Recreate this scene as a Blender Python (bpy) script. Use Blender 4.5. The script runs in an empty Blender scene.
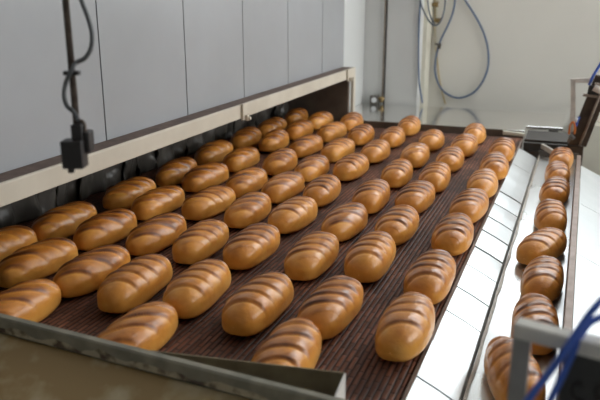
import bpy, bmesh, math, random
from mathutils import Vector, Matrix, noise
random.seed(7)
S = bpy.context.scene
COL = S.collection
ZB = 0.9                      # height of the oven belt above the floor

# ------------------------------------------------------------------ camera
F = 710.0
def _n(v): return v.normalized()
D_ = _n(Vector((290., 210., F)))
U_ = Vector((0, F, -210.)); U_ = _n(U_ - D_*U_.dot(D_))
R_ = Vector((U_.y*D_.z-U_.z*D_.y, U_.z*D_.x-U_.x*D_.z, U_.x*D_.y-U_.y*D_.x))
if R_.x < 0: R_ = -R_
CAMH = 0.7
def ray(x, y):
    v = Vector((x-300., 200.-y, F)); return Vector((v.dot(R_), v.dot(D_), v.dot(U_)))
def aZ(x, y, z):
    v = ray(x, y); return v*((z-CAMH)/v.z)+Vector((0, 0, CAMH))
def aY(x, y, Y):
    v = ray(x, y); return v*(Y/v.y)+Vector((0, 0, CAMH))
def aD(x, y, d):
    return ray(x, y)*(d/F)+Vector((0, 0, CAMH))
cd = bpy.data.cameras.new('camera'); cam = bpy.data.objects.new('camera', cd); COL.objects.link(cam)
cam.matrix_world = Matrix(((R_.x, R_.y, -R_.z, 0), (D_.x, D_.y, -D_.z, 0), (U_.x, U_.y, -U_.z, CAMH+ZB), (0, 0, 0, 1)))
cd.sensor_width = 36; cd.lens = F/600*36; cd.clip_start = .02
cd.dof.use_dof = True; cd.dof.focus_distance = 1.95; cd.dof.aperture_fstop = 4.0
S.camera = cam

# ------------------------------------------------------------------ materials
def mat(name, c, rough=.5, metal=0., c2=None, scale=8., detail=4., bump=0., bscale=40., spec=.5, coat=0., stretch=(1, 1, 1), lo=.35, hi=.7, rvar=0.):
    m = bpy.data.materials.new(name); m.use_nodes = True; nt = m.node_tree; N = nt.nodes; L = nt.links
    b = N['Principled BSDF']
    b.inputs['Base Color'].default_value = (*c, 1); b.inputs['Roughness'].default_value = rough
    b.inputs['Metallic'].default_value = metal; b.inputs['Specular IOR Level'].default_value = spec
    b.inputs['Coat Weight'].default_value = coat; b.inputs['Coat Roughness'].default_value = .15
    tc = N.new('ShaderNodeTexCoord'); mp = N.new('ShaderNodeMapping'); mp.inputs['Scale'].default_value = stretch
    L.new(tc.outputs['Object'], mp.inputs['Vector'])
    if c2 or rvar:
        nz = N.new('ShaderNodeTexNoise'); nz.inputs['Scale'].default_value = scale; nz.inputs['Detail'].default_value = detail
        L.new(mp.outputs[0], nz.inputs['Vector'])
        rp = N.new('ShaderNodeValToRGB'); rp.color_ramp.elements[0].position = lo; rp.color_ramp.elements[1].position = hi
        rp.color_ramp.elements[0].color = (*c, 1); rp.color_ramp.elements[1].color = (*(c2 or c), 1)
        L.new(nz.outputs['Fac'], rp.inputs[0]); L.new(rp.outputs[0], b.inputs['Base Color'])
        if rvar:
            mr = N.new('ShaderNodeMapRange'); mr.inputs['From Min'].default_value = .3; mr.inputs['From Max'].default_value = .7
            mr.inputs['To Min'].default_value = rough; mr.inputs['To Max'].default_value = rough+rvar
            L.new(nz.outputs['Fac'], mr.inputs['Value']); L.new(mr.outputs[0], b.inputs['Roughness'])
    if bump:
        n2 = N.new('ShaderNodeTexNoise'); n2.inputs['Scale'].default_value = bscale; n2.inputs['Detail'].default_value = 3
        L.new(mp.outputs[0], n2.inputs['Vector'])
        bp = N.new('ShaderNodeBump'); bp.inputs['Strength'].default_value = bump; bp.inputs['Distance'].default_value = .004
        L.new(n2.outputs['Fac'], bp.inputs['Height']); L.new(bp.outputs[0], b.inputs['Normal'])
    return m
M = {}
M['panel'] = mat('enamelled_sheet', (.40, .41, .43), .27, 0, (.34, .345, .355), 1.5, 5, .03, 3.)
M['panel_seam'] = mat('seam_shadow_gap', (.05, .05, .05), .8)
M['wall'] = mat('painted_plaster', (.76, .745, .69), .75, 0, (.70, .69, .635), 1.2, 6, .05, 30)
M['column'] = mat('grey_enamel_door', (.62, .63, .625), .45, 0, (.58, .59, .58), 1.2, 4)
M['warm_strip'] = mat('cream_paint', (.70, .68, .58), .6, 0, (.62, .59, .50), 6, 4)
M['floor'] = mat('concrete', (.30, .29, .27), .7, 0, (.23, .22, .21), 3, 6, .2, 20)
M['ceiling'] = mat('ceiling_paint', (.6, .6, .58), .8)
M['cream'] = mat('cream_lacquered_steel', (.66, .60, .50), .45, 0, (.56, .50, .41), 5, 5, .05, 20)
M['ledge'] = mat('dusty_ledge', (.16, .11, .09), .8, 0, (.10, .07, .06), 30, 5)
M['dark'] = mat('dark_brown_steel', (.17, .135, .108), .5, .2, (.10, .08, .066), 9, 4, .1, 30)  # dark brown mottled steel; also the shade strip before the table
M['rubber'] = mat('black_rubber', (.050, .045, .038), .34, 0, (.115, .105, .09), 14, 5, .35, 30, stretch=(1, 1, .35))
M['steel'] = mat('brushed_stainless', (.90, .89, .87), .12, 1, (.84, .83, .81), 5, 5, rvar=.04, stretch=(1, .4, 1))
M['plate'] = mat('polished_plate', (.66, .675, .68), .32, .8, (.60, .62, .625), 9, 5, .02, 12, rvar=.06)
M['bed'] = mat('worn_tray_steel', (.70, .705, .71), .25, .9, (.60, .60, .60), 14, 5, .02, 30, rvar=.08, stretch=(1, .3, 1))
M['seam'] = mat('floury_grey_joint', (.42, .39, .35), .6, .2, (.56, .52, .46), 40, 5)
M['rail'] = mat('brown_stained_steel', (.30, .215, .175), .45, .3, (.21, .145, .115), 25, 5)
M['black_frame'] = mat('blackened_frame', (.052, .045, .038), .6, .1, (.035, .03, .026), 20, 4)
M['frame'] = mat('grey_painted_steel', (.16, .15, .135), .5, .3, (.10, .09, .08), 20, 4, .05, 30)
M['arm'] = mat('oily_brown_steel', (.085, .062, .045), .45, .4, (.05, .035, .027), 30, 4)
M['bracket'] = mat('galvanised_angle', (.74, .71, .66), .6, .1, (.62, .59, .55), 30, 4)
M['bracket_post'] = mat('shaded_galvanised_post', (.34, .33, .315), .6, .1, (.28, .27, .26), 30, 4)  # bracket steel made darker: the post's shade is put into its colour
M['cover'] = mat('dark_grey_cover', (.055, .055, .053), .5, .2, (.04, .04, .04), 20, 4)
M['blackplastic'] = mat('black_plastic', (.018, .015, .015), .5)
M['rod'] = mat('rusty_rod', (.13, .10, .08), .5, .3, (.07, .055, .045), 60, 4)
M['cable_grey'] = mat('grey_cable', (.10, .105, .11), .5)
M['cable_blue'] = mat('blue_cable', (.04, .11, .48), .4)
M['hose_blue'] = mat('blue_grey_hose', (.10, .15, .25), .45)
M['hose_dark'] = mat('slate_hose', (.12, .14, .17), .5)
M['hose_yellow'] = mat('yellowed_wire', (.55, .43, .20), .5)
M['wire_orange'] = mat('orange_wire', (.55, .16, .03), .5)
M['wire_white'] = mat('white_sleeve', (.7, .72, .75), .5)
M['brass'] = mat('brass', (.34, .25, .12), .4, .8, (.22, .16, .08), 60, 3)
M['pipe'] = mat('rusted_pipe', (.30, .24, .19), .6, .2, (.20, .155, .12), 30, 3)
M['rim'] = mat('worn_olive_rim', (.24, .23, .185), .5, .35, (.36, .33, .26), 18, 6, .15, 40, lo=.42, hi=.62)
M['rim_wear'] = mat('bare_rim_edge', (.46, .40, .29), .5, .3, (.10, .07, .05), 30, 5, lo=.5, hi=.62)
M['trough'] = mat('flour_dusted_trough', (.40, .27, .12), .5, .1, (.66, .57, .38), 13, 6, .1, 20, lo=.48, hi=.75)
M['pan'] = mat('olive_baking_pan', (.30, .245, .15), .45, .4, (.20, .15, .09), 25, 5)
M['pan_floor'] = mat('dark_pan_floor', (.03, .022, .016), .5, .2)  # floor of the pan, much darker than its walls

def belt_mat():
    m = bpy.data.materials.new('woven_wire_belt'); m.use_nodes = True; N = m.node_tree.nodes; L = m.node_tree.links
    b = N['Principled BSDF']; b.inputs['Metallic'].default_value = 0; b.inputs['Specular IOR Level'].default_value = .16
    tc = N.new('ShaderNodeTexCoord'); sp = N.new('ShaderNodeSeparateXYZ'); L.new(tc.outputs['Object'], sp.inputs[0])
    cb = N.new('ShaderNodeCombineXYZ'); L.new(sp.outputs['Y'], cb.inputs['X']); L.new(sp.outputs['X'], cb.inputs['Y'])
    br = N.new('ShaderNodeTexBrick'); L.new(cb.outputs[0], br.inputs['Vector'])
    br.inputs['Scale'].default_value = 1; br.inputs['Brick Width'].default_value = .052; br.inputs['Row Height'].default_value = .0125
    br.inputs['Mortar Size'].default_value = .0042; br.inputs['Mortar Smooth'].default_value = 1.0; br.inputs['Bias'].default_value = -.1
    br.inputs['Color1'].default_value = (.28, .125, .078, 1); br.inputs['Color2'].default_value = (.115, .050, .031, 1)
    br.inputs['Mortar'].default_value = (.036, .016, .010, 1)
    nz = N.new('ShaderNodeTexNoise'); nz.inputs['Scale'].default_value = 7; nz.inputs['Detail'].default_value = 5
    L.new(tc.outputs['Object'], nz.inputs['Vector'])
    rp = N.new('ShaderNodeValToRGB'); rp.color_ramp.elements[0].position = .35; rp.color_ramp.elements[1].position = .68
    rp.color_ramp.elements[0].color = (.45, .40, .38, 1); rp.color_ramp.elements[1].color = (1.25, 1.15, 1.1, 1)
    L.new(nz.outputs['Fac'], rp.inputs[0])
    mx = N.new('ShaderNodeMixRGB'); mx.blend_type = 'MULTIPLY'; mx.inputs[0].default_value = 1
    L.new(br.outputs['Color'], mx.inputs[1]); L.new(rp.outputs[0], mx.inputs[2]); L.new(mx.outputs[0], b.inputs['Base Color'])
    b.inputs['Roughness'].default_value = .5
    bp = N.new('ShaderNodeBump'); bp.inputs['Strength'].default_value = .4; bp.inputs['Distance'].default_value = .002; bp.invert = True
    L.new(br.outputs['Fac'], bp.inputs['Height']); L.new(bp.outputs[0], b.inputs['Normal'])
    return m
M['belt'] = belt_mat()

def crust_mat():
    m = bpy.data.materials.new('glazed_bread_crust'); m.use_nodes = True; N = m.node_tree.nodes; L = m.node_tree.links
    b = N['Principled BSDF']
    at = N.new('ShaderNodeAttribute'); at.attribute_name = 'bake'
    tc = N.new('ShaderNodeTexCoord'); oi = N.new('ShaderNodeObjectInfo')
    ad = N.new('ShaderNodeVectorMath'); ad.operation = 'ADD'; sc = N.new('ShaderNodeVectorMath'); sc.operation = 'SCALE'
    L.new(oi.outputs['Location'], sc.inputs[0]); sc.inputs['Scale'].default_value = 3.1
    L.new(tc.outputs['Object'], ad.inputs[0]); L.new(sc.outputs[0], ad.inputs[1])
    nz = N.new('ShaderNodeTexNoise'); nz.inputs['Scale'].default_value = 32; nz.inputs['Detail'].default_value = 6; nz.inputs['Roughness'].default_value = .6
    L.new(ad.outputs[0], nz.inputs['Vector'])
    def math_(op, a, bb):
        q = N.new('ShaderNodeMath'); q.operation = op
        for i, v in enumerate((a, bb)):
            if isinstance(v, (int, float)): q.inputs[i].default_value = v
            else: L.new(v, q.inputs[i])
        return q.outputs[0]
    v = math_('ADD', at.outputs['Fac'], math_('MULTIPLY', math_('SUBTRACT', nz.outputs['Fac'], .5), .55))
    v = math_('ADD', v, math_('MULTIPLY', math_('SUBTRACT', oi.outputs['Random'], .5), .16))
    rp = N.new('ShaderNodeValToRGB'); e = rp.color_ramp.elements
    e[0].position = 0; e[0].color = (.82, .40, .085, 1)
    e[1].position = 1; e[1].color = (.070, .018, .004, 1)
    for p, c in ((.2, (.76, .32, .055)), (.42, (.57, .205, .032)), (.68, (.26, .078, .013))):
        x = e.new(p); x.color = (*c, 1)
    L.new(v, rp.inputs[0]); L.new(rp.outputs[0], b.inputs['Base Color'])
    rr = math_('ADD', .24, math_('MULTIPLY', nz.outputs['Fac'], .24)); L.new(rr, b.inputs['Roughness'])
    b.inputs['Specular IOR Level'].default_value = .38
    b.inputs['Coat Weight'].default_value = .38; b.inputs['Coat Roughness'].default_value = .2
    n2 = N.new('ShaderNodeTexNoise'); n2.inputs['Scale'].default_value = 90; n2.inputs['Detail'].default_value = 4; L.new(ad.outputs[0], n2.inputs['Vector'])
    bp = N.new('ShaderNodeBump'); bp.inputs['Strength'].default_value = .34; bp.inputs['Distance'].default_value = .003
    L.new(n2.outputs['Fac'], bp.inputs['Height']); L.new(bp.outputs[0], b.inputs['Normal'])
    return m
M['crust'] = crust_mat()
def pane_mat(name, c, s):
    m = bpy.data.materials.new(name); m.use_nodes = True; b = m.node_tree.nodes['Principled BSDF']
    b.inputs['Base Color'].default_value = (.02, .02, .02, 1); b.inputs['Emission Color'].default_value = (*c, 1); b.inputs['Emission Strength'].default_value = s
    return m
M['pane_back'] = pane_mat('daylit_glass_back', (.90, .97, 1.0), 4.6)
M['tube'] = pane_mat('fill_lamp_tube', (1, .96, .88), 22.0)  # glow of the added fill lamps
M['pane_right'] = pane_mat('daylit_glass_right', (.97, .98, 1.0), 5.2)

# ------------------------------------------------------------------ mesh builder (belt frame: z = 0 is the belt's top)
class MB:
    def __init__(s): s.v = []; s.f = []; s.mi = []; s.smooth = []
    def add(s, vs, fs, mi=0, sm=False):
        o = len(s.v); s.v += [Vector(q) for q in vs]
        for f in fs: s.f.append([o+i for i in f]); s.mi.append(mi); s.smooth.append(sm)
        return s
    def hexa(s, q, mi=0):     # 8 corners: bottom 4 (ccw) then top 4
        return s.add(q, [(3, 2, 1, 0), (4, 5, 6, 7), (0, 1, 5, 4), (1, 2, 6, 5), (2, 3, 7, 6), (3, 0, 4, 7)], mi)
    def box(s, a, b, mi=0):
        x0, y0, z0 = [min(a[i], b[i]) for i in range(3)]; x1, y1, z1 = [max(a[i], b[i]) for i in range(3)]
        return s.hexa([(x0, y0, z0), (x1, y0, z0), (x1, y1, z0), (x0, y1, z0), (x0, y0, z1), (x1, y0, z1), (x1, y1, z1), (x0, y1, z1)], mi)
    def bar(s, p, q, w, h, up=(0, 0, 1), mi=0):   # rectangular bar centred on p-q
        p, q = Vector(p), Vector(q); d = (q-p).normalized(); u = Vector(up); u = (u-d*u.dot(d)).normalized(); x = d.cross(u)
        a, b = x*w/2, u*h/2
        return s.hexa([p-a-b, p+a-b, q+a-b, q-a-b, p-a+b, p+a+b, q+a+b, q-a+b], mi)
    def tube(s, pts, r, n=10, mi=0):
        pts = [Vector(p) for p in pts]; k = len(pts); vs = []; fs = []
        rr = r if isinstance(r, (list, tuple)) else [r]*k
        pu = None
        for i, p in enumerate(pts):
            d = (pts[min(i+1, k-1)]-pts[max(i-1, 0)]).normalized()
            if pu is None:
                pu = Vector((0, 0, 1)) if abs(d.z) < .9 else Vector((1, 0, 0))
            u = (pu-d*pu.dot(d)).normalized(); pu = u; x = d.cross(u)
            for j in range(n):
                a = 2*math.pi*j/n; vs.append(p+(u*math.cos(a)+x*math.sin(a))*rr[i])
        for i in range(k-1):
            for j in range(n):
                fs.append((i*n+j, i*n+(j+1) % n, (i+1)*n+(j+1) % n, (i+1)*n+j))
        s.add(vs, fs, mi, True)
        o = len(s.v)-k*n
        s.f += [[o+j for j in range(n)][::-1], [o+(k-1)*n+j for j in range(n)]]; s.mi += [mi, mi]; s.smooth += [False, False]
        return s
    def build(s, name, m, parent=None, origin=None, bevel=0.):
        o3 = Vector(parent['_o']) if parent is not None else Vector(origin if origin is not None else (0, 0, 0))
        me = bpy.data.meshes.new(name); me.from_pydata([v-o3 for v in s.v], [], s.f)
        ms = m if isinstance(m, (list, tuple)) else [m]
        for x in ms: me.materials.append(x)
        for p, i, sm in zip(me.polygons, s.mi, s.smooth): p.material_index = i; p.use_smooth = sm
        bm = bmesh.new(); bm.from_mesh(me); bmesh.ops.recalc_face_normals(bm, faces=bm.faces); bm.to_mesh(me); bm.free()
        o = bpy.data.objects.new(name, me); COL.objects.link(o)
        if parent is not None: o.parent = parent
        else: o.location = o3+Vector((0, 0, ZB))
        if bevel:
            md = o.modifiers.new('bevel', 'BEVEL'); md.width = bevel; md.segments = 2; md.limit_method = 'ANGLE'
        return o
def tag(o, label, cat, group=None):
    o['label'] = label; o['category'] = cat
    if group: o['group'] = group
    return o
ROOTS = []
def thing(name, label, cat, o3, group=None):
    o = bpy.data.objects.new(name, None); COL.objects.link(o); o.location = Vector(o3)+Vector((0, 0, ZB)); o.empty_display_size = .05
    o['_o'] = list(o3); ROOTS.append(o); return tag(o, label, cat, group)
def struct(name, mb, m, parent=None):
    o = mb.build(name, m, parent)
    if parent is None: o['kind'] = 'structure'
    return o
def sroot(name):
    o = bpy.data.objects.new(name, None); COL.objects.link(o); o.location = (0, 0, ZB); o['_o'] = [0, 0, 0]; o['kind'] = 'structure'; ROOTS.append(o); return o
def smooth_path(P, n=8):
    P = [Vector(p) for p in P]; out = []
    for i in range(len(P)-1):
        a, b, c, d = P[max(i-1, 0)], P[i], P[i+1], P[min(i+2, len(P)-1)]
        for k in range(n):
            t = k/n
            out.append(.5*((2*b)+(c-a)*t+(2*a-5*b+4*c-d)*t*t+(3*b-a-3*c+d)*t**3))
    out.append(P[-1]); return out

# ------------------------------------------------------------------ the room
FZ = -ZB; CZ = 2.4; XL = -1.255; YB = 4.55; XR = 3.2; YF = -2.2
struct('floor', MB().box((-2.6, YF, FZ-.1), (XR+.1, YB+.1, FZ)), M['floor'])
struct('ceiling', MB().box((-2.6, YF, CZ), (XR+.1, YB+.1, CZ+.1)), M['ceiling'])
# back wall with a high window opening just above the frame
WX0, WX1, WZ0, WZ1 = -.42, 2.9, .72, 2.0
w = MB(); w.box((-2.6, YB, FZ), (XR, YB+.12, WZ0)); w.box((-2.6, YB, WZ1), (XR, YB+.12, CZ)); w.box((-2.6, YB, WZ0), (WX0, YB+.12, WZ1)); w.box((WX1, YB, WZ0), (XR, YB+.12, WZ1))
struct('wall_back', w, M['wall'])
def window(name, axis, c, a0, a1, z0, z1, n, pm):
    r = sroot(name); fr = MB(); pn = MB()
    def bx(u0, u1, q0, q1, d0, d1, mb):
        if axis == 'y': mb.box((u0, c+d0, q0), (u1, c+d1, q1))
        else: mb.box((c+d0, u0, q0), (c+d1, u1, q1))
    t = .05
    bx(a0, a1, z0, z0+t, .02, .08, fr); bx(a0, a1, z1-t, z1, .02, .08, fr)
    for i in range(n+1):
        u = a0+(a1-a0-t)*i/n; bx(u, u+t, z0, z1, .02, .08, fr)
    bx(a0, a1, z0, z1, .05, .056, pn)
    fr.build('window_frame', M['warm_strip'], r); pn.build('pane', pm, r)
window('window_1', 'y', YB, WX0, WX1, WZ0, WZ1, 3, M['pane_back'])
RY0, RY1, RZ0, RZ1 = 1.3, 4.3, .25, 1.9
w = MB(); w.box((XR, YF, FZ), (XR+.12, YB+.12, RZ0)); w.box((XR, YF, RZ1), (XR+.12, YB+.12, CZ)); w.box((XR, YF, RZ0), (XR+.12, RY0, RZ1)); w.box((XR, RY1, RZ0), (XR+.12, YB+.12, RZ1))
struct('wall_right', w, M['wall'])
window('window_2', 'x', XR, RY0, RY1, RZ0, RZ1, 3, M['pane_right'])
struct('wall_front', MB().box((-2.6, YF-.12, FZ), (XR+.12, YF, CZ)), M['wall'])
# left wall: the oven's sheet cladding, panels with open seams, above the hood ledge
seams = [-2.1, -.2, .56, 1.14, 1.673, 2.137, 2.588, 3.055, 3.52, 3.88]
w = MB(); w.box((XL-.10, YF, .265), (XL-.012, 4.0, CZ), 1)
g = .0028
for a, b in zip(seams[:-1], seams[1:]): w.box((XL-.02, a+g, .268), (XL, b-g, CZ-.01), 0)
struct('wall_left', w, [M['panel'], M['panel_seam']])
# grey end of the oven housing beside the cream post, door-like panel behind it, warm strip of bare wall edge
p0 = aY(364, 104, 4.3); p1 = aY(384, 104, 4.3); p2 = aY(416, 105, 4.3)
w = MB(); w.box((XL-.10, 3.885, .0205), (XL-.005, 4.305, CZ)); struct('trim_1', w, M['column'])
w = MB(); w.box((p0.x-.10, 4.31, FZ), (p1.x-.012, 4.54, CZ)); w.box((p1.x-.012, 4.318, FZ), (p1.x, 4.54, CZ), 1); w.box((p1.x, 4.314, FZ), (p2.x, 4.54, CZ)); w.box((p2.x, 4.40, FZ), (p2.x+.025, 4.545, CZ), 2)
struct('trim_2', w, [M['column'], M['panel_seam'], M['warm_strip']])
# low dado of the back wall seen past the guide arm
q = aY(590, 125, 4.45)
struct('trim_3', MB().box((.02, 4.44, FZ), (XR, YB-.002, q.z)), M['warm_strip'])

# ------------------------------------------------------------------ oven hood, curtain
LX = -1.18
h = thing('oven_hood', 'long oven hood with cream lip above the loaves on the left', 'oven hood', (LX, 2.4, FZ))
b = MB(); b.box((LX-.012, -.4, .232), (LX, 3.87, .285)); b.build('lip', M['cream'], h, bevel=.003)
b = MB(); b.box((XL+.002, -.4, .262), (LX-.013, 3.87, .284)); b.build('ledge', M['ledge'], h)
b = MB(); b.box((LX-.018, 3.84, .003), (LX, 3.875, .231)); b.build('post', M['cream'], h, bevel=.002)['label'] = 'cream end post'
b = MB(); b.box((-1.66, 3.80, -.02), (LX-.02, 3.83, .25)); b.build('end_panel', M['dark'], h)['label'] = 'dark end panel'
b = MB(); b.box((-1.66, -.4, .235), (LX-.013, 3.80, .258)); b.build('underside', M['dark'], h)
b = MB(); b.box((-1.70, -.4, FZ), (-1.67, 3.83, .258)); b.build('back_panel', M['dark'], h)
for yy in (2.42, 3.72):
    b = MB(); b.box((LX, yy-.02, .225), (LX+.010, yy+.018, .288)); b.box((LX+.010, yy-.006, .222), (LX+.022, yy+.010, .245)); b.tube([(LX+.010, yy+.004, .232), (LX+.030, yy+.004, .232)], .007)
    b.build('bracket', M['cream'], h, bevel=.002)
c = thing('rubber_curtain', 'black wrinkled rubber flap curtain hanging under the oven hood', 'curtain', (-1.56, 2.0, .0))
y = .9; k = 0
while y < 3.72:
    wd = random.uniform(.105, .13); vs = []; fs = []; nu, nv = 14, 20; ph = random.uniform(0, 6); tw = random.uniform(-.02, .02)
    for t in (0, 1):
        for i in range(nu+1):
            for j in range(nv+1):
                u = i/nu; v = j/nv
                zz = .232-v*(.232-.006)
                xx = -1.565+.010*math.sin(3.1*u*2+ph)*v+.020*(k % 2)*.5+tw*v*(u-.5)+.016*noise.noise(Vector((u*2+k*3, v*4, 1)))*v + .010*abs(noise.noise(Vector((u*3.5+v*2+k*5, v*5-u*2, 4)))) - .004*t + .03*(1-v)*.6
                vs.append((xx, y+u*(wd+.012)+.012*math.sin(v*4+ph)*v, zz))
    st = (nu+1)*(nv+1)
    for t in (0, 1):
        for i in range(nu):
            for j in range(nv):
                a = t*st+i*(nv+1)+j; fs.append((a, a+1, a+nv+2, a+nv+1))
    edge = [i*(nv+1) for i in range(nu+1)]+[nu*(nv+1)+j for j in range(1, nv+1)]+[i*(nv+1)+nv for i in range(nu-1, -1, -1)]+[j for j in range(nv-1, 0, -1)]
    for a, bq in zip(edge, edge[1:]+edge[:1]): fs.append((a, bq, bq+st, a+st))
    MB().add(vs, fs, 0, True).build('flap', M['rubber'], c)
    y += wd; k += 1

# ------------------------------------------------------------------ oven conveyor
cv = thing('oven_conveyor', 'wide brown wire-mesh belt conveyor carrying the loaves', 'conveyor', (-.9, 2.0, FZ))
BX0, BX1, BY0, BY1 = -1.65, -.2412, .985, 3.60
prof = []
pitch = .0125; x = BX0
while x < BX1-1e-6:
    for dx, dz in ((0, -.0012), (.0022, -.0002), (.0045, 0), (.0080, 0), (.0103, -.0002)):
        if x+dx < BX1: prof.append((x+dx, dz))
    x += pitch
rad = .045
path = [(BY0+(BY1-BY0)*i/40, 0, 0, 1) for i in range(41)]
for i in range(1, 9):
    a = math.pi*i/8; path.append((BY1+rad*math.sin(a), -rad+rad*math.cos(a), math.sin(a), math.cos(a)))
path.append((BY0, -2*rad, 0, -1))
for i in range(1, 8):
    a = math.pi*i/8; path.append((BY0-rad*math.sin(a), -rad-rad*math.cos(a), -math.sin(a), -math.cos(a)))
vs = []; fs = []; K = len(prof); n = len(path)
for (py, pz, ny, nz_) in path:
    for (px, dz) in prof: vs.append((px, py+ny*dz, pz+nz_*dz))
for i in range(n):
    for j in range(K-1): fs.append((i*K+j, i*K+j+1, ((i+1) % n)*K+j+1, ((i+1) % n)*K+j))
MB().add(vs, fs).build('belt', M['belt'], cv)
for yy in (BY0, BY1):
    MB().tube([(BX0+.005, yy, -rad), (BX1-.005, yy, -rad)], rad-.006, 20).build('roller', M['frame'], cv)
for xx in (BX0-.012, BX1+.0005):
    b = MB(); b.box((xx, BY0-.03, -.14), (xx+.008, BY1+.03, -.012 if xx < -1 else -.008)); b.build('side_frame', M['rail'], cv)
for xx in (BX0+.03, BX1-.05):
    for yy in (1.12, 3.3):
        b = MB(); b.box((xx-.03, yy-.03, FZ), (xx+.03, yy+.03, -.12)); b.build('leg', M['frame'], cv)
for yy in (1.12, 3.3):
    MB().box((BX0, yy-.025, -.16), (BX1, yy+.025, -.12)).build('cross_beam', M['frame'], cv)

# ------------------------------------------------------------------ steel chute plates between belt and tray
ch = thing('steel_chute', 'sloping chute of bright steel plates along the right of the belt', 'chute', (-.18, 2.1, FZ))
CX0, CX1, CZ0, CZ1 = -.2325, -.1475, -.004, -.046
ys = [.90, 1.05, 1.20, 1.36, 1.51, 1.66, 1.815, 1.969, 2.118, 2.265, 2.43, 2.585, 2.745, 2.90, 3.055, 3.22, 3.385]
for i, (a, bq) in enumerate(zip(ys[:-1], ys[1:])):
    g = .0022; t = random.uniform(-.0022, .0022); t2 = random.uniform(-.0015, .0015); th = .0025
    b = MB(); vs = []; fs = []
    a += g; bq -= g
    sec = [(CX0+.0003, CZ0-.012), (CX0+.0015, CZ0), ((CX0*.5+CX1*.5), (CZ0+CZ1)/2+.0012), (CX1-.004, CZ1+.001), (CX1, CZ1-.008)]
    for yy, dz in ((a, t+t2), ((a+bq)/2, .0006), (bq, -t+t2)):
        for (xx, zz) in sec: vs.append((xx, yy, zz+dz))
    m0 = len(vs)
    vs += [(v[0], v[1], v[2]-th) for v in vs]
    for r_ in range(2):
        for j in range(4):
            q0 = r_*5+j; fs.append((q0, q0+1, q0+6, q0+5)); fs.append((m0+q0, m0+q0+5, m0+q0+6, m0+q0+1))
    ring = [0, 1, 2, 3, 4, 9, 14, 13, 12, 11, 10, 5]
    for u, v in zip(ring, ring[1:]+ring[:1]): fs.append((u, v, v+m0, u+m0))
    b.add(vs, fs); b.build('plate', M['plate'], ch)
b = MB(); b.hexa([(CX0+.002, .9, CZ0-.018), (CX1, .9, CZ1-.018), (CX1, 3.385, CZ1-.018), (CX0+.002, 3.385, CZ0-.018), (CX0+.002, .9, CZ0-.010), (CX1, .9, CZ1-.010), (CX1, 3.385, CZ1-.010), (CX0+.002, 3.385, CZ0-.010)])
b.build('backing', M['frame'], ch)
for yy in (1.1, 3.2): MB().box((-.198, yy-.02, FZ), (-.17, yy+.02, -.045)).build('support', M['frame'], ch)

# ------------------------------------------------------------------ takeaway tray
tz = -.055
tr = thing('takeaway_tray', 'narrow steel tray with brown rail carrying a single file of loaves', 'tray', (-.06, 2.1, FZ))
TY0, TY1 = .92, 3.46
MB().box((-.146, TY0, tz-.012), (.021, TY1, tz)).build('bed', M['bed'], tr)
b = MB(); n = 70; vs = []; fs = []
for i in range(n+1):
    yy = TY0+(TY1-TY0)*i/n; dx = .0018*noise.noise(Vector((yy*9, 0, 3)))+.0012*noise.noise(Vector((yy*31, 5, 3)))
    vs += [(-.1445+dx, yy, tz+.0008), (-.138+dx*2, yy, tz+.0008), (-.138+dx*2, yy, tz+.005), (-.1445+dx, yy, tz+.008)]
for i in range(n):
    for j in range(4): fs.append((i*4+j, i*4+(j+1) % 4, i*4+4+(j+1) % 4, i*4+4+j))
fs += [(0, 1, 2, 3), (n*4+3, n*4+2, n*4+1, n*4)]
b.add(vs, fs).build('joint_strip', M['seam'], tr)
MB().box((.0215, TY0, tz-.012), (.038, 3.20, .022)).build('rail', M['rail'], tr, bevel=.0015)
MB().box((-.146, TY1, tz-.012), (.03, TY1+.006, tz+.03)).build('end_stop', M['frame'], tr)
MB().bar((-.135, 3.475, -.005), (-.075, 3.40, -.02), .012, .022).build('stop_bar', M['seam'], tr)
for yy in (1.1, 3.1):
    MB().box((-.08, yy-.02, FZ), (-.04, yy+.02, tz-.012)).build('leg', M['frame'], tr)
gp = thing('guard_plate', 'bright sloping steel guard plate to the right of the brown rail', 'guard plate', (.12, 2.0, FZ))
gy = [.95, 1.48, 2.0, 2.52, 3.10]
for a, bq in zip(gy[:-1], gy[1:]):
    b = MB(); b.hexa([(.041, a+.001, -.005), (.27, a+.001, -.115), (.27, bq-.001, -.115), (.041, bq-.001, -.005), (.041, a+.001, 0), (.27, a+.001, -.110), (.27, bq-.001, -.110), (.041, bq-.001, 0)])
    b.build('plate', M['plate'], gp)
for yy in (1.1, 2.9): MB().box((.13, yy-.02, FZ), (.17, yy+.02, -.06)).build('support', M['frame'], gp)

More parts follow.
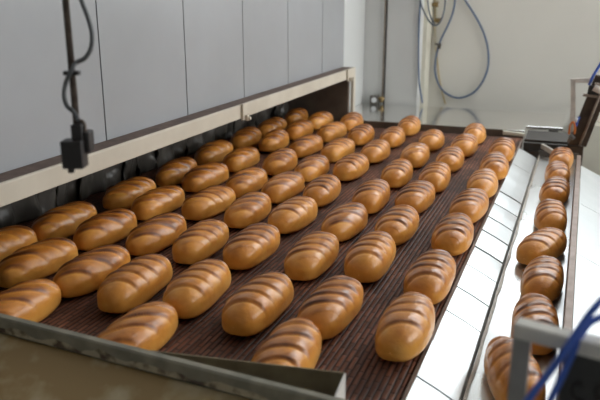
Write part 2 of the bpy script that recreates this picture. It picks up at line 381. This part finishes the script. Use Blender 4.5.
# ------------------------------------------------------------------ loaves
A_, B_, C_ = .1255, .053, .080
def loaf_mesh(seed):
    rnd = random.Random(seed); me = bpy.data.meshes.new('bread_loaf')
    NU, NT = 190, 96; vs = []; bake = []
    k = (.52 if seed < 5 else 1.12)+rnd.uniform(-.12, .14); stren = rnd.uniform(.6, 1.); pit = (.047 if seed < 5 else .060)*rnd.uniform(.94, 1.06); off = rnd.uniform(-.012, .012)
    nb = 2.65+rnd.uniform(-.2, .3); asym = rnd.uniform(-.05, .05); bend = rnd.uniform(-.004, .004)
    sd = Vector((seed*7.3, seed*1.7, 0))
    for i in range(NU+1):
        u = -math.cos(math.pi*i/NU); u = max(-1, min(1, u)); 
        w = max(0, 1-abs(u)**nb)**(1/nb); wz = max(0, 1-abs(u)**(nb*1.15))**(1/nb)
        for j in range(NT):
            a = 2*math.pi*j/NT; ca, sa = math.cos(a), math.sin(a)
            ex = .86 if sa > 0 else .55
            cx = math.copysign(abs(ca)**ex, ca); sz = math.copysign(abs(sa)**(.95 if sa > 0 else .5), sa)
            x = B_*w*cx*(1+asym*u); y = A_*u
            z = C_*.36*1.0+(C_*.64*sz*wz if sa > 0 else C_*.36*sz*(.35+.65*wz if w > 0 else .35)*min(1, w*3))
            lump = noise.noise(Vector((x*22, y*16, z*22))+sd)*.0028
            nrm = Vector((ca/B_, u*.5/A_, sa/C_)).normalized()
            # slashes: oblique sawtooth ridges over the top
            top = max(0., min(1., (sa-.22)/.5)); endm = max(0., min(1., (1.0-abs(u))/.16))
            curve = .5*(x/B_)**2*.012
            t = (y-k*x+off-curve+noise.noise(Vector((x*16, y*9, 2))+sd)*.016)/pit
            fr = t-math.floor(t)
            ridge = (math.sin(math.pi*min(1, fr/.24)*.5) if fr < .24 else (1-(fr-.24)/.76)**.8)   # steep opening then long slope
            inside = top*endm*(1 if abs(t) < 2.75 else 0)
            dis = (-.0040+.0054*ridge)*inside*stren
            p = Vector((x+bend*(1-u*u), y, z))
            if sa > -.1: p += nrm*(dis+lump)
            elif sa > -.75: p += nrm*lump*.5
            p.z = max(p.z, 0.0)
            vs.append(p)
            # baked colour of the crust: pale flanks, brown top, dark lips above each opened slash
            tb = max(0., min(1., (p.z-.022)/.050)); base = .07+.40*tb**1.3+.16*noise.noise(Vector((x*14, y*9, z*14))+sd*2)*tb
            amp = max(.15, .62+1.0*noise.noise(Vector((math.floor(t+.3)*3.1, x*26, 9))+sd))*(1-.5*min(1, abs(x/B_))**2); lip = (math.exp(-((fr-.13)/.07)**2)*.56+math.exp(-((fr-.34)/.16)**2)*.14)*amp; cut = -.30*math.exp(-((fr-.93)/.09)**2)-.10*math.exp(-((fr-.72)/.12)**2)
            v = base+(lip+cut)*inside*(.45+.55*stren)+.10*noise.noise(Vector((x*30, y*24, z*30))+sd)
            if p.z < .010: v += .10
            bake.append(max(0., min(1., v)))
    fs = []
    for i in range(NU):
        for j in range(NT):
            fs.append((i*NT+j, i*NT+(j+1) % NT, (i+1)*NT+(j+1) % NT, (i+1)*NT+j))
    me.from_pydata(vs, [], fs)
    at = me.attributes.new('bake', 'FLOAT', 'POINT')
    for i, v in enumerate(bake): at.data[i].value = v
    bm = bmesh.new(); bm.from_mesh(me); bmesh.ops.remove_doubles(bm, verts=bm.verts, dist=2e-5); bmesh.ops.recalc_face_normals(bm, faces=bm.faces)
    for f in bm.faces: f.smooth = True
    bm.to_mesh(me); bm.free(); me.materials.append(M['crust']); return me
LM = [loaf_mesh(s) for s in range(1, 9)]
proto = bpy.data.objects.new('bread_loaf', LM[0])
def place_loaf(x, y, z, rz, label, group, first=[True], sc=1., obl=0.):
    o = proto if first[0] else proto.copy(); first[0] = False
    o.data = LM[random.randrange(4)+(4 if random.random() < obl else 0)]; COL.objects.link(o)
    o.location = (x, y, z+ZB); o.rotation_euler = (0, 0, rz); o.scale = (sc*random.uniform(.97, 1.03), sc*random.uniform(.965, 1.0), sc*random.uniform(.96, 1.03))
    return tag(o, label, 'bread', group)
ORD = ['', 'second', 'third', 'fourth', 'fifth', 'sixth', 'seventh', 'eighth', 'ninth']
ROWS = [
 ('the row beside the steel chute', [(503,150),(494,166),(482,183),(469,205),(453,233),(432,275),(405,324)]),
 ('the second row from the steel chute', [(474,134),(464,145),(450,159),(436,177),(415,197),(397,224),(372,256),(331,305),(286,355)]),
 ('the third row from the steel chute', [(431,140),(416,155),(397,173),(371,196),(345,221),(312,254),(260,302)]),
 ('the fourth row from the steel chute', [(409,126),(392,137),(375,151),(351,167),(322,190),(293,214),(252,245),(199,287),(136,333)]),
 ('the fourth row from the black curtain', [(361,135),(338,150),(312,168),(284,187),(248,209),(201,240),(137,282)]),
 ('the third row from the black curtain', [(351,122),(332,132),(306,146),(280,162),(247,182),(209,202),(157,233),(93,270),(15.5,308)]),
 ('the second row from the black curtain', [(320,121),(299.5,130),(274,141),(242,159),(206,177),(159,202),(106,229),(38,261)]),
 ('the row along the black curtain', [(296,117),(272,127),(246,138),(214.5,153),(177,172),(130,193),(65,222),(-3,249)])]
def which(i, n):
    if i == 0: return 'farthest loaf in'
    if i == n-1: return 'nearest loaf in'
    return ORD[i]+' loaf from the far end of'
for ri, (where, pts) in enumerate(ROWS):
    for i, (px, py) in enumerate(pts):
        p = aZ(px, py, .036)
        place_loaf(p.x, p.y, 0.0003, math.radians(random.uniform(-4, 4)), 'glazed golden %s %s' % (which(i, len(pts)), where), 'slashed loaves on the oven belt', obl=(0, .1, .25, .5, .7, .9, 1, 1)[ri])
TL = [(561,157,-2),(557,171,3),(555,188,-4),(552,213,3),(542,243,-20),(542,275,-4),(535,318,4),(515,370,17)]
for i, (px, py, rz) in enumerate(TL):
    p = aZ(px, py, -.012)
    if i == 7: p.x -= .004
    lab = 'glazed golden %s the file in the narrow steel tray' % which(i, 8)
    if i == 4: lab = 'glazed golden loaf turned askew in the narrow steel tray, fifth from its far end'
    if i == 7: lab = 'nearest loaf in the narrow steel tray, turned, half hidden behind the grey bracket'
    place_loaf(p.x, p.y, tz+.0003, math.radians(rz), lab, 'slashed loaves in the steel tray', sc=.96)

# ------------------------------------------------------------------ stainless table at the far end
st = thing('steel_table', 'reflective stainless steel table behind the far end of the belt', 'table', (-.65, 4.0, FZ))
x0, x1 = -1.165, -.055
yr = aZ(545, 127, .02).y
poly = [(x0, 3.70), (-.232, 3.70), (-.232, yr), (x1, yr), (x1, 4.302), (XL-.004, 4.302), (XL-.004, 3.89), (x0, 3.89)]
b = MB(); k = len(poly); b.add([(x, y, .004) for x, y in poly]+[(x, y, .020) for x, y in poly], [tuple(range(k))[::-1], tuple(range(k, 2*k))]+[(i, (i+1) % k, k+(i+1) % k, k+i) for i in range(k)])
b.build('tabletop', M['steel'], st, bevel=.003)
MB().box((x0, 3.688, -.03), (-.236, 3.699, .0195)).build('gap_shade_apron', M['dark'], st)  # dark strip over the front edge, painting the shade of the gap behind the belt
for xx in (x0+.05, x1-.05):
    for yy in (3.90, 4.22):
        MB().box((xx-.02, yy-.02, FZ), (xx+.02, yy+.02, .003)).build('leg', M['frame'], st)
b = MB(); b.hexa([(-.335, 3.660, .000), (-.228, 3.652, .000), (-.228, 3.672, .000), (-.335, 3.686, .000), (-.335, 3.660, .018), (-.228, 3.652, .014), (-.228, 3.672, .014), (-.335, 3.686, .018)])
b.build('edge_strip', M['warm_strip'], st)['label'] = 'cream edge strip'
cb = thing('cross_frame', 'dark grey steel cross frame behind the far end of the tray', 'frame', (-.1, 3.55, FZ))
b = MB(); b.box((-.222, 3.53, -.045), (.03, 3.56, -.006)); b.build('upper_bar', M['black_frame'], cb, bevel=.002)
b = MB(); b.box((-.222, 3.56, -.02), (.05, 3.81, .004)); b.build('ledge', M['black_frame'], cb)
b = MB(); b.box((-.222, 3.535, -.16), (.05, 3.555, -.048)); b.build('lower_panel', M['dark'], cb)
for xx in (-.19, .03):
    MB().box((xx-.015, 3.57, FZ), (xx+.015, 3.60, -.02)).build('leg', M['frame'], cb)

# ------------------------------------------------------------------ guide arm at the far end of the tray
GY = 3.50
ga = thing('guide_arm', 'dark brown inclined guide arm standing at the far end of the tray', 'machine arm', (.045, GY, FZ))
def P(x, y, Y=GY): return aY(x, y, Y)
b = MB(); b.bar(P(573, 148), P(602, 76), .056, .03, (0, 1, 0)); b.build('main_beam', M['arm'], ga, bevel=.003)
b = MB(); b.bar(P(583, 146, GY-.03), P(609, 80, GY-.03), .028, .018, (0, 1, 0)); b.build('slide_rod', M['arm'], ga, bevel=.002)
b = MB(); b.tube([P(579.5, 146, GY-.045), P(606, 80, GY-.045)], .006); b.build('cylinder_rod', M['pipe'], ga)
b = MB(); b.bar(P(573.2, 79.5), P(572.6, 134), .022, .01, (0, 1, 0)); b.bar(P(570.6, 80.8), P(603, 79.8), .01, .020, (0, 0, 1)); b.build('bracket', M['bracket'], ga)
b = MB(); b.bar(P(588, 90, GY-.03), P(600, 92, GY-.03), .03, .045, (0, 0, 1)); b.build('clamp', M['blackplastic'], ga, bevel=.004)
b = MB(); b.bar(P(583, 94.5, GY-.03), P(602, 97, GY-.03), .035, .012); b.bar(P(594, 86, GY-.05), P(603, 87, GY-.05), .02, .03); b.build('clamp_plate', M['pipe'], ga, bevel=.002)
b = MB(); b.tube([P(594, 87, GY-.05), P(603, 91, GY-.05)], .018, 12); b.build('cylinder_cap', M['bracket'], ga)
b = MB(); b.tube([P(589, 85, GY-.06), P(593, 76, GY-.06), P(598, 68, GY-.06), P(604, 58, GY-.06)], .006); b.build('air_line', M['cable_blue'], ga)['label'] = 'blue air line'
b = MB(); b.tube(smooth_path([P(569, 134, GY-.07), P(570, 126, GY-.08), P(573, 122, GY-.08), P(575, 127, GY-.08), P(574.5, 134, GY-.07)]), .0045); b.build('wire', M['wire_orange'], ga)['label'] = 'orange wire loop'
b = MB(); b.tube(smooth_path([P(576, 126, GY-.05), P(577.5, 120, GY-.06), P(579.5, 117, GY-.06)]), .006); b.build('wire', M['cable_blue'], ga)['label'] = 'blue wire'
b = MB(); b.tube([P(575.5, 122, GY-.07), P(577, 118, GY-.07)], .006); b.build('sleeve', M['wire_white'], ga)['label'] = 'white sleeve'
b = MB(); q = P(573, 149); b.box((q.x-.02, GY-.03, -.06), (q.x+.045, GY+.026, q.z+.02)); b.box((q.x+.0, GY-.015, FZ), (q.x+.03, GY+.015, -.05)); b.build('base', M['arm'], ga, bevel=.003)
b = MB(); b.bar(P(568, 142, GY-.03), P(573, 133, GY-.03), .014, .014); b.tube([P(570, 135, GY-.05), P(574, 139, GY-.05)], .010, 10); b.build('pivot', M['frame'], ga)

# ------------------------------------------------------------------ pipe, hoses and valves on the back wall
YW = 4.305
pp = thing('wall_pipe', 'thin rusty pipe with a small box at its foot beside the grey panel', 'pipe', (aY(382, 104, YW).x, YW, .02))
b = MB(); t0 = aY(382.3, 103, YW); b.tube([(t0.x, YW-.006, .030), (t0.x, YW-.006, CZ)], .0048, 10); b.build('tube', M['pipe'], pp)
t1 = aY(374.5, 103.5, YW-.04)
b = MB(); b.box((t1.x-.028, YW-.055, .0205), (t1.x+.022, YW-.012, .075)); b.build('box', M['frame'], pp, bevel=.006)
b = MB(); b.tube([(t1.x, YW-.056, .048), (t1.x, YW-.062, .048)], .017, 16); b.build('dial', M['wire_white'], pp)
b = MB(); b.tube([(t1.x+.02, YW-.03, .055), (t0.x+.016, YW-.018, .055)], .009, 10); b.tube([(t0.x, YW-.02, .03), (t0.x, YW-.02, .066)], .012, 10); b.build('fitting', M['brass'], pp)
YH = 4.53
def hose(name, label, px, r, m, Y=YH, cat='hose', top=False):
    pts = [aY(x, y, Y) for x, y in px]
    o3 = pts[-1]; sp = smooth_path(pts, 6)
    if top: sp.insert(0, Vector((sp[0].x, sp[0].y, CZ)))
    return tag(MB().tube(sp, r, 8).build(name, m, None, o3), label, cat)
hose('air_hose', 'blue-grey air hose in a big teardrop loop on the back wall', [(456.5, -14), (465, 0), (474, 14), (482, 29), (487, 44), (488.5, 58), (487, 71), (481, 84), (472, 93.5), (459, 98), (447, 94), (439, 85), (435, 72), (435.5, 60), (438, 48), (442, 37), (448, 25), (453, 12), (455, 0), (455.5, -11)], .0062, M['hose_blue'], top=True)
hose('air_hose', 'blue hose hanging straight down at the left edge of the back wall', [(421, -14), (420.5, 0), (419, 25), (418.5, 55), (419, 80), (421, 95), (422.5, 103)], .0052, M['hose_blue'], 4.303, top=True)
hose('air_hose', 'slate hose hanging in a narrow short U around the brass valves', [(420.5, -14), (421, 3), (425, 14), (430, 22), (435, 25.5), (440, 22), (443.5, 13), (445, 3), (445.5, -14)], .0050, M['hose_dark'], 4.290, top=True)
hose('air_hose', 'short slate hose ending at the lower brass valve on the back wall', [(427.5, -14), (428, 2), (429.5, 13), (432, 20), (435, 24)], .0045, M['hose_dark'], 4.278, top=True)
hose('wire', 'thin yellowed wire trailing down inside the hose loop', [(435, -14), (435, 20), (435.3, 44), (437.5, 62), (439, 76), (442, 92), (445.5, 104)], .0035, M['hose_yellow'], YH+.013, 'wire', True)
vp = thing('valve_pipe', 'vertical pale air pipe with brass valves on the back wall', 'pipe', tuple(aY(435, 50, YH+.005)))
b = MB(); a0 = aY(435, 48, YH+.005); b.tube([a0, Vector((a0.x, a0.y, CZ))], .006, 10); b.build('tube', M['warm_strip'], vp)
for (vx, vy) in ((435, 4.5), (437, 20.5)):
    q = aY(vx, vy, YH-.01); b = MB(); b.tube([q+Vector((-.018, 0, 0)), q+Vector((.018, 0, 0))], [.012, .014], 10); b.bar(q+Vector((.005, -.012, -.014)), q+Vector((.024, -.014, .014)), .008, .008); b.bar(q+Vector((.006, -.012, .014)), q+Vector((.022, -.014, -.014)), .008, .008); b.build('valve', M['brass'], vp)['label'] = 'brass valve'
q = aY(438.5, 46, YH-.01); b = MB(); b.tube([q+Vector((-.022, 0, .012)), q+Vector((-.004, 0, .012)), q+Vector((.0, 0, -.012))], .007, 8); b.bar(q+Vector((.008, 0, -.018)), q+Vector((.012, 0, .018)), .010, .010); b.build('coupling', M['frame'], vp)

# ------------------------------------------------------------------ hanging sensor rod, near left
D = 1.1
pb = aD(77.5, 135, D); dd = aD(65.5, 0, D)-pb; pt = pb+dd*((CZ-pb.z)/dd.z)
sr = thing('sensor_rod', 'thin rusty rod hanging down at left with a black sensor block', 'sensor', tuple(pb+Vector((0, 0, -.06))))
b = MB(); b.tube([pt, pb+Vector((0, 0, -.02))], .0052, 10); b.build('rod', M['rod'], sr)
q = aD(76.5, 151, D)
ex = Vector((R_.x, D_.x, U_.x)).normalized(); ex = Vector((.94, .34, 0)).normalized(); ey = Vector((-.34, .94, 0))
def blk(px0, py0, px1, py1, dep, d=D):
    c0 = aD((px0+px1)/2, (py0+py1)/2, d); ww = (px1-px0)*d/F; hh = (py1-py0)*d/F*1.03
    return MB().bar(c0-Vector((0, 0, hh/2)), c0+Vector((0, 0, hh/2)), ww, dep, ey)
blk(64, 140, 85, 167, .03).build('sensor_block', M['blackplastic'], sr, bevel=.002)
blk(73, 124, 84, 141, .022).build('clamp', M['blackplastic'], sr, bevel=.002)
blk(83, 131, 92, 151, .026, D+.01).build('side_block', M['blackplastic'], sr, bevel=.002)
q = aD(71, 168, D); b = MB(); b.tube([q+Vector((0, 0, .006)), q+Vector((0, 0, -.007))], .005, 10); b.build('lens', M['blackplastic'], sr)
b = MB(); b.tube(smooth_path([aD(78, -40, D), aD(79, -12, D), aD(82, 2, D), aD(88, 18, D), aD(92, 34, D), aD(91, 48, D), aD(85, 58, D), aD(76, 63, D), aD(72, 70, D-.008), aD(66, 82, D), aD(64, 95, D), aD(67, 106, D), aD(74, 112, D), aD(78, 120, D-.01)]), .0036, 8); b.build('cable', M['cable_grey'], sr)['label'] = 'grey cable looped along the rod'
q = aD(72, 73, D); b = MB(); b.bar(q-ex*.012, q+ex*.012, .012, .006); b.bar(q-Vector((0, 0, .006)), q+Vector((0, 0, .006)), .012, .012); b.build('cable_tie', M['blackplastic'], sr)
b = MB(); b.tube(smooth_path([aD(79, 121, D), aD(83, 122, D), aD(85, 128, D), aD(84, 136, D)]), .003, 8); b.build('lead', M['rod'], sr)

# ------------------------------------------------------------------ near trough and pan at lower left
r0 = aZ(-60, 298, .10); r1 = aZ(352, 401, .10)
dv = (r1-r0); dv.z = 0; L_ = dv.length; dv.normalize(); nv = Vector((dv.y, -dv.x, 0))   # towards the camera
tg = thing('metal_trough', 'dull olive metal trough with worn rim across the lower left corner', 'trough', ((r0.x+r1.x)/2, (r0.y+r1.y)/2-.15, FZ))
n = 60; b = MB(); vs = []; fs = []
for i in range(n+1):
    p = r0+dv*L_*i/n; j = .0016*noise.noise(Vector((i*.35, 2, 0)))
    hgt = .030+j
    vs += [p, p+nv*.012, p+nv*.014+Vector((0, 0, -.004)), p+nv*.014+Vector((0, 0, -hgt)), p+nv*.011+Vector((0, 0, -hgt)), p+nv*.0+Vector((0, 0, -.05))]
for i in range(n):
    for j in range(6): fs.append((i*6+j, i*6+(j+1) % 6, (i+1)*6+(j+1) % 6, (i+1)*6+j))
fs += [tuple(range(6)), tuple(n*6+j for j in range(5, -1, -1))]
b.add(vs, fs).build('rim', M['rim'], tg)
b = MB(); vs = []; fs = []
for i in range(n+1):
    p = r0+dv*L_*i/n+nv*.0145; hh = .010+.011*noise.noise(Vector((i*.3, 7, 0)))+.006*noise.noise(Vector((i*.9, 1, 0))); hh = max(.001, hh)
    vs += [p+Vector((0, 0, -.0305+hh)), p+nv*.001+Vector((0, 0, -.031)), p+nv*-.0008+Vector((0, 0, -.031))]
for i in range(n):
    for j in range(3): fs.append((i*3+j, i*3+(j+1) % 3, (i+1)*3+(j+1) % 3, (i+1)*3+j))
b.add(vs, fs).build('worn_edge', M['rim_wear'], tg)['label'] = 'bare worn lower edge'
def sl(off, z): 
    return (r0+nv*off+Vector((0, 0, z-.10))), (r1+nv*off+Vector((0, 0, z-.10)))
a0, a1 = sl(.009, .062); b0, b1 = sl(.20, -.02); c0, c1 = sl(.20, -.024); d0, d1 = sl(.003, .052)
b = MB(); b.hexa([c0, c1, d1, d0, b0, b1, a1, a0]); b.build('sloping_floor', M['trough'], tg)
e0, e1 = sl(.20, .02); f0, f1 = sl(.204, .02); g0, g1 = sl(.204, -.024)
b = MB(); b.hexa([c0+nv*.0005, c1+nv*.0005, g1+nv*.0005, g0+nv*.0005, e0+nv*.0005, e1+nv*.0005, f1, f0]); b.build('front_wall', M['rim'], tg)
for i, t in enumerate((.1, .9)):
    p = r0+dv*L_*t+nv*.17; b = MB(); b.box((p.x-.02, p.y-.02, FZ), (p.x+.02, p.y+.02, -.02)); b.build('leg', M['frame'], tg)
pA = aZ(150, 351, .096); pB = aZ(344, 373, .096)
dp = pB-pA; LP = dp.length; dp.normalize(); npv = Vector((dp.y, -dp.x, 0))
pan = thing('metal_pan', 'open olive metal pan behind the trough rim at the bottom of the frame', 'pan', tuple(Vector(((pA.x+pB.x)/2, (pA.y+pB.y)/2-.04, .001))))
def wallq(p, q, t, z0, z1):
    d = (q-p).normalized(); x = Vector((-d.y, d.x, 0))*t
    return [Vector((v.x, v.y, z)) for z in (z0, z1) for v in (p, q, q+x, p+x)]
pC = pB+npv*.085-dp*.004; pD = pA+npv*.008
MB().hexa(wallq(pA, pB, .003, .004, .096)).build('back_wall', M['pan'], pan)
MB().hexa(wallq(pC, pB, -.003, .004, .096)).build('side_wall', M['bracket'], pan)
MB().hexa(wallq(pA+dp*.001-npv*.001, pD, -.003, .004, .096)).build('side_wall', M['pan'], pan)
b = MB(); b.hexa([Vector((v.x, v.y, z)) for z in (.001, .004) for v in (pD, pC, pB, pA)]); b.build('pan_floor', M['pan_floor'], pan)

# ------------------------------------------------------------------ near bracket and cables at lower right
zt = .315
k0 = aZ(513, 334, zt); k1 = aZ(640, 367, zt)
bd = (k1-k0).normalized(); bn = Vector((bd.y, -bd.x, 0))
bk = thing('angle_bracket', 'grey steel angle frame in the lower right corner in front of the tray', 'bracket', (k0.x, k0.y, FZ))
b = MB(); b.bar(k0+Vector((0, 0, .004)), k1+Vector((0, 0, .004)), .004, .016); b.bar(k0-bn*.010+Vector((0, 0, .0125)), k1-bn*.010+Vector((0, 0, .0125)), .022, .003); b.build('top_bar', M['bracket'], bk, bevel=.001)
kx = k0+bd*.0105
b = MB(); b.bar(Vector((kx.x, kx.y, FZ))-bn*.003, kx-bn*.003+Vector((0, 0, -.0042)), .021, .005, bn); b.bar(Vector((k0.x, k0.y, FZ))-bn*.014, k0-bn*.014+Vector((0, 0, .010)), .003, .018, bn); b.build('post', M['bracket_post'], bk, bevel=.001)
ky = k1-bd*.01
b = MB(); b.bar(Vector((ky.x, ky.y, FZ))-bn*.003, ky-bn*.003+Vector((0, 0, -.0115)), .021, .005, bn); b.build('post', M['frame'], bk)
c0 = k0+bd*.056-bn*.012
b = MB(); 
b.bar(c0+bd*.03+Vector((0, 0, -.16)), c0+bd*.03+Vector((0, 0, -.008)), .06, .012, bn); b.build('cover_plate', M['cover'], bk, bevel=.002)
b = MB()
for (hx, hz, r) in ((.026, -.052, .012), (.05, -.046, .010), (.03, -.095, .012)):
    q = c0+bd*hx+Vector((0, 0, hz))+bn*.0065; b.tube(smooth_path([q+bd*r*math.cos(a)+Vector((0, 0, r*math.sin(a))) for a in (1.7, 2.6, 3.4, 4.2, 5.0)], 4), .0028, 8)
b.build('slot', M['blackplastic'], bk)
def cable(label, px, d, r):
    pts = [aD(x, y, dd) for (x, y), dd in zip(px, d)]
    return tag(MB().tube(smooth_path(pts, 6), r, 10).build('cable', M['cable_blue'], None, pts[-1]), label, 'cable')
cable('upper of two blue cables, lying across the grey angle frame at lower right', [(640, 268), (618, 288), (600, 302), (588, 316), (577, 332), (564, 352), (548, 374), (534, 392), (520, 412), (505, 440)], [.82, .805, .795, .79, .785, .78, .78, .775, .77, .76], .0042)
cable('lower of two blue cables, hanging in front of the dark cover plate', [(640, 310), (618, 313), (602, 317), (590, 323), (580, 336), (572, 354), (563, 374), (553, 395), (545, 412), (535, 440)], [.84, .815, .80, .795, .79, .785, .785, .78, .775, .77], .0040)

for lx in (.2, 1.7):  # unseen lamps added to brighten the back wall and the loaf tops
    lp = thing('fill_lamp', 'added white tube lamp under the ceiling, out of view, %s' % ('above the tray' if lx < 1 else 'further to the right'), 'lamp', (lx, 3.2, CZ), 'added fill lamps under the ceiling')
    MB().box((lx-.06, 2.5, CZ-.06), (lx+.06, 3.9, CZ-.0005)).build('housing', M['column'], lp)
    for dx in (-.03, .03):
        MB().tube([(lx+dx, 2.55, CZ-.078), (lx+dx, 3.85, CZ-.078)], .014, 12).build('tube', M['tube'], lp)

for r in ROOTS: del r['_o']

# ------------------------------------------------------------------ light and view
wd = bpy.data.worlds.new('world'); S.world = wd; wd.use_nodes = True
wd.node_tree.nodes['Background'].inputs[0].default_value = (.75, .85, 1, 1); wd.node_tree.nodes['Background'].inputs[1].default_value = .3
vs_ = S.view_settings; vs_.view_transform = 'Standard'; vs_.look = 'None'; vs_.exposure = 0.03; vs_.gamma = 1; vs_.use_curve_mapping = False
